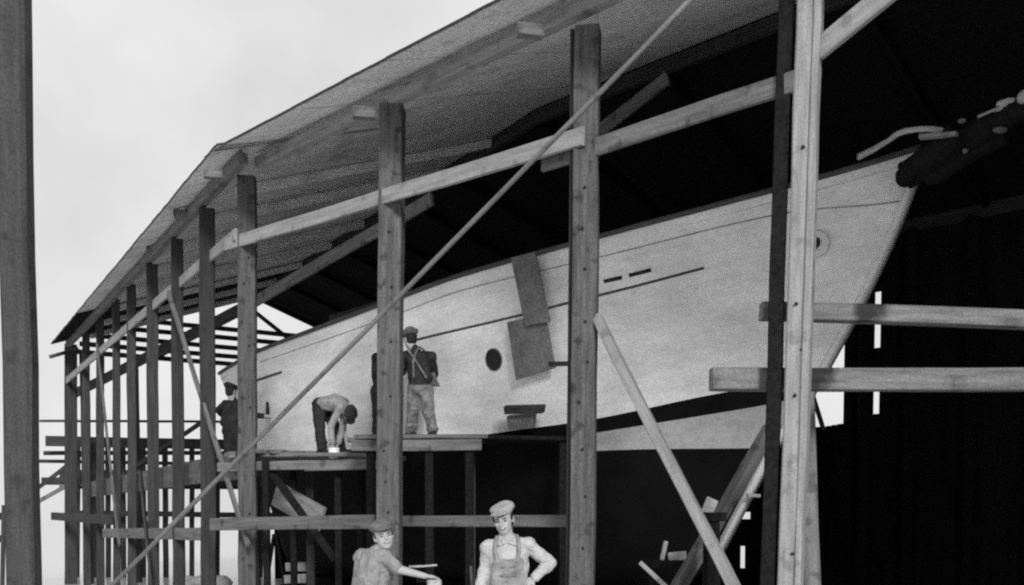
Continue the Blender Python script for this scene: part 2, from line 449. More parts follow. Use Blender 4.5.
# horizontal rails right across the far end of the shed
for (x0, x1, y0, y1, h, Y) in ((40, 345, 421, 422, .08, 35), (46, 330, 441, 447, .34, 33.5), (44, 330, 453, 453, .14, 34.2), (40, 330, 461, 466, .12, 35), (60, 300, 474, 476, .3, 33.8), (42, 300, 481, 483, .25, 33.4), (60, 330, 487, 488, .12, 35), (75, 330, 513, 516, .18, 34)):
    pbeam('rail', (x0, y0), (x1, y1), Y, Y, .1, h, 'far_post', shed)
pbeam('rail', (36, 503), (70, 484), 31, 31, .06, .12, 'mid_wood', shed)
pbeam('rail', (37, 489), (100, 440), 32, 32, .06, .12, 'far_post', shed)
pbeam('rail', (98, 492), (205, 420), 29, 27, .06, .12, 'far_post', shed)
for x in (78, 90, 95, 108, 123, 143, 165, 192, 218, 262):
    pbeam('stud', (x, 446), (x + random.uniform(-2, 2), 600), 34.6, 34.6, .14, random.choice((.14, .2)), 'far_post', shed)
pbeam('stud', (268, 575), (274, 534), 30, 30, .1, .1, 'far_post', shed)
pbeam('stud', (285, 585), (276, 534), 30, 30, .1, .1, 'far_post', shed)

# ------------------------------------------------------------------ the boat
BOW = Vector((5.04, 12.5, 0)); HU = UA.copy(); HN = -NA.copy()      # aft, and outboard on our side
BS = [(0, .10), (1, .52), (2, .98), (4, 1.72), (6, 2.22), (8, 2.44), (10, 2.34), (12, 1.95), (14, 1.35), (16, .62), (16.8, .25)]
BW = [(0, .05), (1, .34), (2, .72), (4, 1.45), (6, 2.02), (8, 2.28), (10, 2.1), (12, 1.55), (14, .72), (15.4, .12)]
SHEER = [(200, 388), (228, 369), (257, 353), (330, 325), (400, 299), (460, 277), (600, 238), (780, 190), (870, 165), (915, 151), (940, 143)]
BT = [(215, 459), (300, 453), (380, 447), (440, 441), (510, 431), (595, 419), (700, 397), (770, 384), (820, 374)]
BL = [(215, 470), (380, 461), (440, 455), (510, 447), (595, 433), (700, 416), (770, 404), (820, 393)]
PB = [(215, 480), (380, 468), (595, 451), (770, 448), (800, 447)]
def row_pts(s0, s1, btab, poly, n):
    out = []
    for i in range(n + 1):
        u = (i / n) ** 1.35
        s = s0 + (s1 - s0) * u; bb = smoothlerp(btab, min(btab[-1][0], (s - s0) * btab[-1][0] / (s1 - s0)))
        p = BOW + HU * s + HN * bb
        Z = p.y; z = 4
        for _ in range(3):
            px, _y = proj(Vector((p.x, p.y, z))); z = at(px, smoothlerp(poly, px), Z).z
        out.append((s, bb, z))
    return out
NST = 56
rs = row_pts(0.0, 16.8, BS, SHEER, NST)
rb = row_pts(1.32, 15.6, BW, BT, NST)
rl = row_pts(1.50, 15.5, [(a, b_ * .98) for a, b_ in BW], BL, NST)
rp = row_pts(2.02, 15.2, [(a, b_ * .93) for a, b_ in BW], PB, NST)
rk1 = [(3.0 + (14.4 - 3.0) * (i / NST) ** 1.35, .6 * rp[i][1], .95) for i in range(NST + 1)]
rk = [(3.8 + (14.0 - 3.8) * (i / NST) ** 1.35, .09, .45) for i in range(NST + 1)]
rows = [rs]
NR = 10
for k in range(1, NR):
    t = k / NR; r = []
    for i in range(NST + 1):
        a, b_ = rs[i], rb[i]
        tt = t
        bulge = .10 * math.sin(math.pi * t) * min(1, i / 14) * (1 if i < NST - 6 else (NST - i) / 6)
        stem = .10 * math.sin(math.pi * t) * max(0, 1 - i / 10)
        r.append((a[0] + (b_[0] - a[0]) * tt - stem, a[1] + (b_[1] - a[1]) * tt + bulge, a[2] + (b_[2] - a[2]) * t))
    rows.append(r)
rows += [rb, rl, rp, rk1, rk]
def hp(s, b_, z, side=1): p = BOW + HU * s + HN * b_ * side; return Vector((p.x, p.y, z))
boat = thing('wooden_yacht', hp(8, 0, 0), 'big white wooden yacht hull on the slip with a raking bow and black band low down', 'boat')
bm = bmesh.new(); G = {}; uvl = bm.loops.layers.uv.new('planking')
for side in (1, -1):
    for j, r in enumerate(rows):
        for i, q in enumerate(r): G[side, j, i] = bm.verts.new(hp(*q, side))
for side in (1, -1):
    for j in range(len(rows) - 1):
        for i in range(NST):
            f = bm.faces.new((G[side, j, i], G[side, j, i+1], G[side, j+1, i+1], G[side, j+1, i]))
            s = rows[j][i][0]
            for lp, (a_, b_) in zip(f.loops, ((j, i), (j, i+1), (j+1, i+1), (j+1, i))): lp[uvl].uv = (rows[a_][b_][0], a_ / NR)
            f.material_index = 0 if j < NR else (2 if j == NR or j > NR + 1 else (1 if s < 4.5 else 2))
for j in range(len(rows) - 1):   # stem, stern and keel faces
    f = bm.faces.new((G[1, j, 0], G[1, j+1, 0], G[-1, j+1, 0], G[-1, j, 0])); f.material_index = 0 if j < NR else 2
    f = bm.faces.new((G[1, j, NST], G[1, j+1, NST], G[-1, j+1, NST], G[-1, j, NST])); f.material_index = 0 if j < NR else 2
jl = len(rows) - 1
for i in range(NST):
    f = bm.faces.new((G[1, jl, i], G[1, jl, i+1], G[-1, jl, i+1], G[-1, jl, i])); f.material_index = 2
bmesh.ops.recalc_face_normals(bm, faces=bm.faces)
bvh = BVHTree.FromBMesh(bm)
link('hull', bm, ['hull_white', 'hull_primer', 'hull_black'], boat, smooth=True)
bm = bmesh.new()
for i in range(NST):
    q = [hp(rs[i][0], rs[i][1] - .02, rs[i][2] - .12), hp(rs[i+1][0], rs[i+1][1] - .02, rs[i+1][2] - .12), hp(rs[i+1][0], rs[i+1][1] - .02, rs[i+1][2] - .12, -1), hp(rs[i][0], rs[i][1] - .02, rs[i][2] - .12, -1)]
    bm.faces.new([bm.verts.new(p) for p in q])
link('deck', bm, 'dark_wood', boat)

def ribbon(name, pts, nrm, w, t, mat, parent, smooth=True):
    """a strip of rectangular section through pts; nrm outward normals"""
    bm = bmesh.new(); rings = []
    for i, p in enumerate(pts):
        d = (pts[min(i+1, len(pts)-1)] - pts[max(i-1, 0)]).normalized(); n = nrm[i]
        u = n.cross(d).normalized()
        rings.append([bm.verts.new(p + u * a * w / 2 + n * b_ * t) for a, b_ in ((-1, -1), (1, -1), (1, 1), (-1, 1))])
    for a, b_ in zip(rings, rings[1:]):
        for k in range(4): bm.faces.new((a[k], a[(k+1) % 4], b_[(k+1) % 4], b_[k]))
    bm.faces.new(rings[0][::-1]); bm.faces.new(rings[-1])
    bmesh.ops.recalc_face_normals(bm, faces=bm.faces)
    return link(name, bm, mat, parent, smooth=smooth)
def onhull(px, py):
    loc, n, _, _ = bvh.ray_cast(EYE, ray(px, py))
    if loc is None: return None
    if n.dot(ray(px, py)) > 0: n = -n
    return loc, n
def hullline(name, poly, w, t, mat, step=12):
    pts, ns = [], []; x = poly[0][0]
    while x <= poly[-1][0] + .1:
        h = onhull(x, smoothlerp(poly, x))
        if h: pts.append(h[0]); ns.append(h[1])
        x += step
    if len(pts) > 1: ribbon(name, pts, ns, w, t, mat, boat)
# cap rail along the sheer, both sides
for side in (1, -1):
    pts = [hp(q[0], max(0, q[1] - .03), q[2] + .02, side) for q in rs]
    ribbon('cap_rail', pts, [Vector((0, 0, 1))] * len(pts), .14, .03, 'dark_trim', boat)
hullline('sheer_seam', [(252, 365), (330, 338), (400, 313), (460, 291), (600, 257), (780, 214), (880, 204), (908, 200)], .018, .004, 'seam')
hullline('cove_stripe', [(416, 340), (440, 334), (500, 320), (568, 303), (640, 285), (711, 266)], .035, .005, 'dark_trim')
hullline('cove_stripe', [(246, 384), (285, 371)], .05, .006, 'dark_trim', 6)
hullline('freeing_port', [(604, 281.5), (622, 277.5)], .05, .008, 'black', 9)
hullline('freeing_port', [(629, 275.5), (651, 270)], .05, .008, 'black', 11)
def disc_on_hull(name, px, py, r, t, mat, inner=0, r2=None, parent=None):
    loc, n = onhull(px, py)
    z = n; y = Vector((0, 0, 1)); x = y.cross(z).normalized(); y = z.cross(x)
    m = Matrix((x, y, z)).transposed().to_4x4(); m.translation = loc
    bm = bmesh.new(); N_ = 28; r2 = r2 or r
    prof = [(r, -.03), (r, t * .7), (r - .012, t)] + ([(inner + .01, t), (inner, t * .6), (inner, -.02)] if inner else [])
    rings = [[bm.verts.new((a * math.cos(2*math.pi*k/N_), a * r2 / r * math.sin(2*math.pi*k/N_), h)) for k in range(N_)] for a, h in prof]
    for a, b_ in zip(rings, rings[1:]):
        for k in range(N_): bm.faces.new((a[k], a[(k+1) % N_], b_[(k+1) % N_], b_[k]))
    if not inner: bm.faces.new(rings[-1])
    bmesh.ops.recalc_face_normals(bm, faces=bm.faces)
    return link(name, bm, mat, parent or boat, m, smooth=False)
pr = disc_on_hull('porthole', 494, 359.5, .135, .03, 'dark_trim', .115, .165)
disc_on_hull('glass', 494, 359.5, .115, .006, 'black', r2=.14, parent=pr)
hz_ = disc_on_hull('hawse_pipe', 816, 244, .17, .06, 'hull_white', .08)
disc_on_hull('opening', 814, 243, .08, .008, 'black', parent=hz_)
# stem timber down the bow edge
pts = [hp(rows[j][0][0] - .01, 0, rows[j][0][2]) for j in range(NR + 4)]
ribbon('stem', pts, [HU * -1] * len(pts), .16, .05, 'hull_white', boat)
# bowsprit, gammoning, furled canvas and the pale cathead plank
z0 = at(905, 178, 12.3)
spar('bowsprit', at(905, 176, 12.2), at(1060, 84, 11.0), .17, .13, 'black_wood', boat, seg=.4, wob=.012)
spar('bowsprit_wrap', at(899, 180, 12.15), at(958, 135, 11.7), .10, .2, 'black_wood', boat, seg=.15, wob=.03)
spar('bowsprit_wrap', at(925, 180, 12.1), at(1000, 128, 11.6), .11, .19, 'black_wood', boat, seg=.15, wob=.03)
def lumps(name, pts, mat, parent):
    bm = bmesh.new()
    for (p, r) in pts:
        v = bmesh.ops.create_icosphere(bm, subdivisions=2, radius=1)['verts']
        for q in v: q.co = Vector((q.co.x * r[0], q.co.y * r[1], q.co.z * r[2])) * random.uniform(.9, 1.1) + p
    return link(name, bm, mat, parent, smooth=True)
lumps('bowsprit_wrap', [(at(906, 177, 12.1), (.13, .13, .12))], 'black_wood', boat)
ct = [at(*q) for q in ((858, 157, 12.3), (872, 150, 12.25), (886, 142, 12.2), (898, 134, 12.1), (908, 130.5, 12.0), (920, 129, 11.9), (932, 129, 11.8), (945, 131, 11.7))]
ribbon('cathead', ct, [Vector((0, -.4, .9)).normalized()] * len(ct), .15, .03, 'shirt_light', boat)
pbeam('gammon_iron', (920, 137), (957, 134), 11.75, 11.5, .1, .04, 'light_wood', boat)
lumps('furled_canvas', [(at(1003, 104, 11.3), (.075, .06, .045)), (at(1024, 97, 11.1), (.07, .08, .07)), (at(1010, 101, 11.25), (.08, .05, .03)), (at(999, 110, 11.35), (.07, .06, .03))], 'shirt_light', boat)
for q in ((at(962, 121, 11.5), (.05, .05, .025)), (at(1000, 130, 11.3), (.085, .04, .035)), (at(965, 151, 11.45), (.03, .03, .03))): lumps('lashing', [q], 'mid_wood', boat)
pbeam('lashing', (978, 117), (998, 108), 11.45, 11.3, .03, .03, 'light_wood', boat)
# a low dark cabin coaming above the sheer amidships
beam('cabin_coaming', hp(6.2, 1.5, rs[24][2] + .05), hp(10.5, 1.4, rs[24][2] - .05), .1, .34, 'dark_wood', boat)
# keel blocks under the hull
for s in (4.5, 6.5, 8.5, 10.5, 12.5):
    t = thing('keel_block', hp(s, 0, 0), {4.5: 'first dark keel block under the yacht forefoot', 6.5: 'second dark keel block from the bow under the yacht', 8.5: 'dark keel block under the middle of the yacht', 10.5: 'dark keel block aft of the yacht middle', 12.5: 'aftermost dark keel block under the yacht stern'}[s], 'keel block', 'keel blocks under the yacht')
    for k in range(3):
        z = .08 + k * .13
        a = hp(s, -.7 + .1 * k, z); b_ = hp(s, .7 - .1 * k, z)
        beam('block', a, b_, .3, .12, 'black_wood', t)

# ------------------------------------------------------------------ staging round the hull
stg = thing('staging_platform', at(420, 520, 15), 'raised plank staging beside the hull where the man in overalls works', 'staging')
def planks(parent, a, b, n, w, th, mat, dirv, gap=.02):
    for k in range(n):
        o = dirv * (k * (w + gap)) + Vector((0, 0, random.uniform(-.01, .01)))
        e = (b - a).normalized() * random.uniform(-.15, .15)
        beam('plank', a + o + e, b + o + e, w, th, mat, parent)
zt = at(415, 438, 14.8).z
a_, b_ = at(350, 441, 14.7), at(482, 441, 14.7)
planks(stg, Vector((a_.x, 14.6, zt)), Vector((b_.x, 14.6, zt)), 4, .25, .06, 'mid_wood', Vector((0, 1, 0)))
beam('ledger', (a_.x + .05, 14.52, zt - .13), (b_.x, 14.52, zt - .12), .06, .16, 'mid_wood', stg)
ext = Vector((b_.x + .02, 14.6, zt))
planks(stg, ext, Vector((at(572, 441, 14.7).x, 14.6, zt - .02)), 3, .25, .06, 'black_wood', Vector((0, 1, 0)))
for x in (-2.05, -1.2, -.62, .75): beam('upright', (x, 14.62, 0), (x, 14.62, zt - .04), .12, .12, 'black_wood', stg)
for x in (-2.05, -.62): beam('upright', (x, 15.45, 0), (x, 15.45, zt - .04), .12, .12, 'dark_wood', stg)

stg2 = thing('staging_platform', at(300, 520, 16), 'lower plank staging under the bending man, beside the second post', 'staging')
zt2 = at(330, 457, 15.9).z
a_, b_ = at(262, 460, 15.9), at(384, 460, 15.5)
planks(stg2, Vector((a_.x - .6, 16.1, zt2 + .03)), Vector((b_.x, 15.6, zt2)), 4, .26, .06, 'mid_wood', Vector((.25, .9, 0)).normalized())
pbeam('ledger', (218, 467), (310, 465), 16.1, 15.6, .06, .14, 'mid_wood', stg2)
pbeam('ledger', (305, 466), (383, 464), 15.62, 15.3, .06, .16, 'mid_wood', stg2)
for x in (266, 338, 372):
    p = at(x, 470, 15.75); beam('upright', (p.x, p.y, 0), (p.x, p.y, zt2 - .04), .1, .1, 'black_wood', stg2)
    beam('upright', (p.x + .2, p.y + 1, 0), (p.x + .2, p.y + 1, zt2 - .04), .1, .1, 'black_wood', stg2)
for x in (228, 340): pbeam('cleat', (x, 455), (x + 8, 455), 15.9, 15.9, .1, .1, 'mid_wood', stg2)
pbeam('cross_brace', (270, 470), (335, 560), 15.9, 15.9, .05, .12, 'black_wood', stg2)

stg3 = thing('staging_platform', pb(8, 1, 0), 'long plank staging on the far wing posts behind the stern', 'staging')
for k in range(4):
    for (s0, s1) in ((.6, 5.9), (5.95, 11.5), (11.55, 16.5)):
        e = random.uniform(-.1, .1)
        beam('plank', pb(s0 + e, k * .3 - .05, 2.68), pb(s1 + e, k * .3 - .05, 2.68), .27, .06, 'mid_wood', stg3)
beam('ledger', pb(.9, -.2, 2.46), pb(16.6, -.2, 2.46), .07, .4, 'mid_wood', stg3)
for s in (1.5, 4.6, 7.7, 10.8, 13.9): beam('upright', pb(s, 1.1, -.6), pb(s, 1.1, 2.6), .13, .13, 'far_post', stg3)

# two heavy staging beams out in front of the bow
o = pbeam('staging_beam', (761, 311), (1062, 321), 9.25, 9.25, .16, .155, 'shadowed', None)
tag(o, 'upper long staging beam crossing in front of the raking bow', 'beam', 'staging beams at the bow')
o = pbeam('staging_beam', (711, 379), (1062, 380), 9.3, 9.35, .18, .20, 'shadowed', None)
tag(o, 'lower thicker staging beam below the bow, with shadow bands painted as dark blotches', 'beam', 'staging beams at the bow')
# staging post carrying the beams beyond the frame and behind the post
o = pbeam('staging_post', (1075, 150), (1075, 700), 9.5, 9.5, .2, .2, 'dark_wood', None, up=Vector((0, 1, 0)))
tag(o, 'dark upright carrying the right ends of the bow staging beams', 'post')
# shores
def shore(a, b, Ya, Yb, w, h, mat, label, g='slanting shores beside the hull', up=None):
    A, B_ = at(*a, Ya), at(*b, Yb)
    d = (B_ - A) / (A.z - B_.z)
    if B_.z > 0: B_ = B_ + d * B_.z
    return tag(beam('shore', A, B_, w, h, mat, None, up=up or Vector((0, 0, 1)), seg=.5), label, 'shore', g)
shore((597, 318), (734, 588), 10.7, 8.6, .11, .10, 'light_wood', 'pale sawn shore leaning from the middle post down to the right', up=Vector((1, -.6, .4)))
shore((771, 428), (678, 588), 12.0, 11.6, .14, .15, 'mid_wood', 'thick dull shore slanting down leftwards under the bow, crossing the pale one')
shore((804, 380), (811, 588), 10.2, 9.9, .16, .16, 'mid_wood', 'short mottled shore standing nearly upright right behind the nearest post')
# long thin pole in front of everything
a, b_ = at(700, -10, 8.3), at(108, 588, 11.5)
b_ = b_ + (b_ - a) * (b_.z / (a.z - b_.z))
tag(spar('long_pole', a, b_, .022, .026, 'mid_wood', None, seg=.5, bend=.02), 'long thin pole slanting from the roof down to the left across the posts', 'pole')
# foreground pole at the left
A, B_ = at(12, -60, 7.5), at(24, 588, 7.5); B_ = B_ + (B_ - A) * ((B_.z + .3) / (A.z - B_.z))
tag(beam('standing_pole', B_, A, .205, .205, 'pole_wood', None, up=Vector((.1, -1, 0)), wob=.01, bev=.03), 'tall squared pole standing alone at the left, nearest the viewer', 'pole')
fr = thing('low_fence', at(0, 560, 14), 'low broken timber fence behind the lone pole at the left edge', 'fence')
for (a, b2) in (((-30, 512), (9, 518)), ((-30, 545), (8, 537))): pbeam('rail', a, b2, 14, 14.2, .06, .1, 'dark_wood', fr)
for x in (-22, 4): pbeam('stake', (x, 505), (x - 3, 640), 14.1, 14.1, .05, .05, 'dark_wood', fr)

# boards hung against the hull
def hung(name, quad, off, th, mat, label, g):
    ps = []
    for q in quad:
        h = onhull(*q) or onhull(q[0], q[1] + 14); ps.append(at(q[0], q[1], h[0].y - off))
    bm = bmesh.new(); slab(bm, ps, th); bmesh.ops.recalc_face_normals(bm, faces=bm.faces)
    bmesh.ops.bevel(bm, geom=bm.edges[:], offset=.006, segments=1, affect='EDGES')
    return tag(link(name, bm, mat), label, 'board', g)
GB = 'boards hung against the hull'
hung('hanging_board', [(512, 258), (536, 252), (551, 322), (526, 326)], .22, .04, 'panel', 'narrow grey board hung over the sheer of the hull', GB)
hung('hanging_board', [(508, 322), (546, 314), (556, 368), (517, 380)], .16, .04, 'panel', 'wide grey board hung below the narrow one on the hull', GB)
pbeam('batten', (549, 364), (572, 363), 13.4, 13.2, .04, .06, 'black', None).update_tag()
bt = bpy.data.objects['batten']; tag(bt, 'short dark batten between the hung board and the middle post', 'batten')
hung('hanging_board', [(506, 405), (546, 404), (545, 412), (507, 413)], .3, .1, 'dark_wood', 'short dark staging board low on the hull under the wide grey board', GB)
hung('hanging_board', [(509, 415), (537, 413), (535, 427), (511, 428)], .2, .1, 'panel', 'small pale block below the short staging board on the hull', GB)

# loose things under the staging
def clutter(name, a, b, Ya, Yb, w, h, mat, label, cat, g=None):
    return tag(pbeam(name, a, b, Ya, Yb, w, h, mat, None), label, cat, g)
clutter('loose_hatch', (276, 493), (322, 520), 16.8, 16.2, .06, .42, 'light_wood', 'pale tilted hatch board propped in the dark under the lower staging', 'hatch')
clutter('loose_plank', (668, 557), (686, 556), 12.8, 12.8, .08, .12, 'shirt_light', 'short pale plank end left of the crossing shores', 'plank', 'loose timber under the bow')
clutter('loose_plank', (640, 562), (672, 592), 11.2, 11.2, .05, .05, 'light_wood', 'thin stick sloping low down left of the crossing shores', 'plank', 'loose timber under the bow')
clutter('loose_plank', (747, 495), (760, 496), 14, 14, .08, .05, 'light_wood', 'small pale offcut just left of the nearest post', 'plank', 'loose timber under the bow')
clutter('loose_plank', (706, 514), (713, 499), 11.0, 11.0, .05, .13, 'shirt_light', 'bright scrap added for the daylight gap where the two shores cross', 'plank', 'loose timber under the bow')  # added pale piece stands in for sky seen through the wall
clutter('loose_plank', (662, 560), (666, 541), 12.8, 12.8, .05, .10, 'shirt_light', 'small ragged upright board left of the thick dull shore', 'plank', 'loose timber under the bow')
clutter('leaning_stick', (813, 396), (824, 430), 15, 15, .05, .06, 'dark_wood', 'thin dark stick across the bright gap right of the nearest post', 'stick')
clutter('stack_timber', (292, 567), (306, 567), 17.5, 17.3, .3, .15, 'light_wood', 'upper pale timber of the small stack beneath the staging', 'timber', 'small timber stack')
clutter('stack_timber', (290, 579), (306, 578), 17.4, 17.2, .3, .15, 'light_wood', 'lower pale timber of the small stack beneath the staging', 'timber', 'small timber stack')
lo = thing('rubble_heap', at(200, 600, 22), 'low heap of pale rubble at the foot of the posts', 'heap')
lumps('heap', [(at(x, 583 + random.uniform(-3, 6), Y), (random.uniform(.2, .4), .3, random.uniform(.1, .2))) for x, Y in ((196, 22), (205, 21.5), (214, 21), (222, 20.5), (188, 22.5))], 'shirt_light', lo)

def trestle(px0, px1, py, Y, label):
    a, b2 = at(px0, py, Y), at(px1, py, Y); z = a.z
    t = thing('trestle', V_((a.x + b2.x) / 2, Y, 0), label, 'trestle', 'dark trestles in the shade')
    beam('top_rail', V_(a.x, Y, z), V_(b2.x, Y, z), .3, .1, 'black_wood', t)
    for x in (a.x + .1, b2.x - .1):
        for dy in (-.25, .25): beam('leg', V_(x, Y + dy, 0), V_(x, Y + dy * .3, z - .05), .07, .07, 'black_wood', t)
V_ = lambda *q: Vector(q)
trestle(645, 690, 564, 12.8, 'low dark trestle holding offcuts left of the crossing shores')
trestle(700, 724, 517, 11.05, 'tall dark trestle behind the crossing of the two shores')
trestle(283, 314, 587, 17.4, 'dark trestle under the small timber stack by the second post')
def can(px, py, Y, r, h, label):
    p = at(px, py, Y); bm = bmesh.new(); prof = [(r * .9, 0), (r, h * .95), (r + .01, h), (r - .01, h), (r * .85, h * .1)]
    rings = [[bm.verts.new((a * math.cos(2*math.pi*k/20), a * math.sin(2*math.pi*k/20), z)) for k in range(20)] for a, z in prof]
    for a, b2 in zip(rings, rings[1:]):
        for k in range(20): bm.faces.new((a[k], a[(k+1) % 20], b2[(k+1) % 20], b2[k]))
    bm.faces.new(rings[0][::-1]); bm.faces.new(rings[-1])
    bmesh.ops.recalc_face_normals(bm, faces=bm.faces)
    t = thing('paint_can', p, label, 'can'); link('can', bm, 'white_metal', t, Matrix.Translation(p))
    bm = bmesh.new(); pts = [Vector((r * math.cos(a), 0, h + r * .9 * math.sin(a))) for a in [math.pi * k / 10 for k in range(11)]]
    for a, b2 in zip(pts, pts[1:]):
        s_ = spar_bm((b2 - a).length, .004, .004, n=5, seg=9, wob=0); s_.transform(frame(a, b2))
        me = bpy.data.meshes.new('x'); s_.to_mesh(me); s_.free(); bm.from_mesh(me); bpy.data.meshes.remove(me)
    link('bail', bm, 'black', t, Matrix.Translation(p))
can(334, 458, 15.75, .09, .16, 'white paint can on the lower staging at the bending man\'s hands')

# ------------------------------------------------------------------ people
def prim_ball(bm, c, r, rot=None):
    v = bmesh.ops.create_icosphere(bm, subdivisions=3, radius=1)['verts']
    m_ = Matrix.Translation(c) @ (rot.to_4x4() if rot else Matrix.Identity(4)) @ Matrix.Diagonal((*(r if hasattr(r, '__len__') else (r, r, r)), 1))
    bmesh.ops.transform(bm, matrix=m_, verts=v)
def prim_cap(bm, a, b, r0, r1, flat=1.0, n=14):
    prim_ball(bm, a, r0); prim_ball(bm, b, r1)
    L = (b - a).length
    if L < .002: return
    s_ = bmesh.ops.create_cone(bm, cap_ends=True, segments=n, radius1=r0, radius2=r1, depth=L)['verts']
    z = (b - a).normalized(); q = z.to_track_quat('Z', 'Y')
    bmesh.ops.transform(bm, matrix=Matrix.Translation((a + b) / 2) @ q.to_matrix().to_4x4(), verts=s_)
CLOTH = bpy.data.textures.new('cloth_folds', 'CLOUDS'); CLOTH.noise_scale = .11; CLOTH.noise_depth = 2
def fuse(name, bm, mat, parent, voxel, smooth_it=4, holes=None):
    me = bpy.data.meshes.new(name); bm.to_mesh(me); bm.free()
    o = bpy.data.objects.new(name, me); C.objects.link(o)
    md = o.modifiers.new('r', 'REMESH'); md.mode = 'VOXEL'; md.voxel_size = voxel; md.use_smooth_shade = True
    if smooth_it:
        ms = o.modifiers.new('s', 'SMOOTH'); ms.factor = .5; ms.iterations = smooth_it
    if name in ('shirt', 'trousers', 'bib', 'cap'):
        dm = o.modifiers.new('d', 'DISPLACE'); dm.texture = CLOTH; dm.texture_coords = 'GLOBAL'; dm.strength = .03 if name != 'cap' else .02; dm.mid_level = .42
    dg = bpy.context.evaluated_depsgraph_get()
    nm = bpy.data.meshes.new_from_object(o.evaluated_get(dg)); o.modifiers.clear(); o.data = nm
    nm.name = name; bpy.data.meshes.remove(me)
    nm.materials.clear(); nm.materials.append(M[mat])
    for p in nm.polygons: p.use_smooth = True
    o.parent = parent; o.matrix_basis = world_of(parent).inverted(); PMAT[o.name] = Matrix.Identity(4)
    return o

def hand(bm, wrist, d, palm, curl=.5, thumb_side=1, sc=1.0):
    """d: direction of the fingers, palm: normal out of the palm"""
    d = d.normalized(); palm = (palm - d * palm.dot(d)).normalized(); side = d.cross(palm) * thumb_side
    c = wrist + d * .045 * sc
    rot = Matrix((side, d, palm)).transposed()
    prim_ball(bm, c, (.040 * sc, .052 * sc, .018 * sc), rot)
    for k, (off, ln) in enumerate(((.030, .074), (.010, .082), (-.010, .076), (-.029, .060))):
        p = wrist + d * .085 * sc + side * off * sc; dd = d.copy()
        for j, fr_ in enumerate((.45, .32, .23)):
            ang = curl * (.6 + .5 * j)
            dd = (dd * math.cos(ang) + palm * math.sin(ang)).normalized() if j else (d * math.cos(curl * .5) + palm * math.sin(curl * .5)).normalized()
            q = p + dd * ln * fr_ * sc
            prim_cap(bm, p, q, .0095 * sc, .0085 * sc, n=8); p = q
    p = wrist + d * .03 * sc + side * .03 * sc
    q = p + (side * .8 + d * .5 + palm * .35).normalized() * .042 * sc
    prim_cap(bm, p, q, .013 * sc, .011 * sc, n=8)
    prim_cap(bm, q, q + (d * .85 + side * .15 + palm * .5).normalized() * .034 * sc, .011 * sc, .009 * sc, n=8)

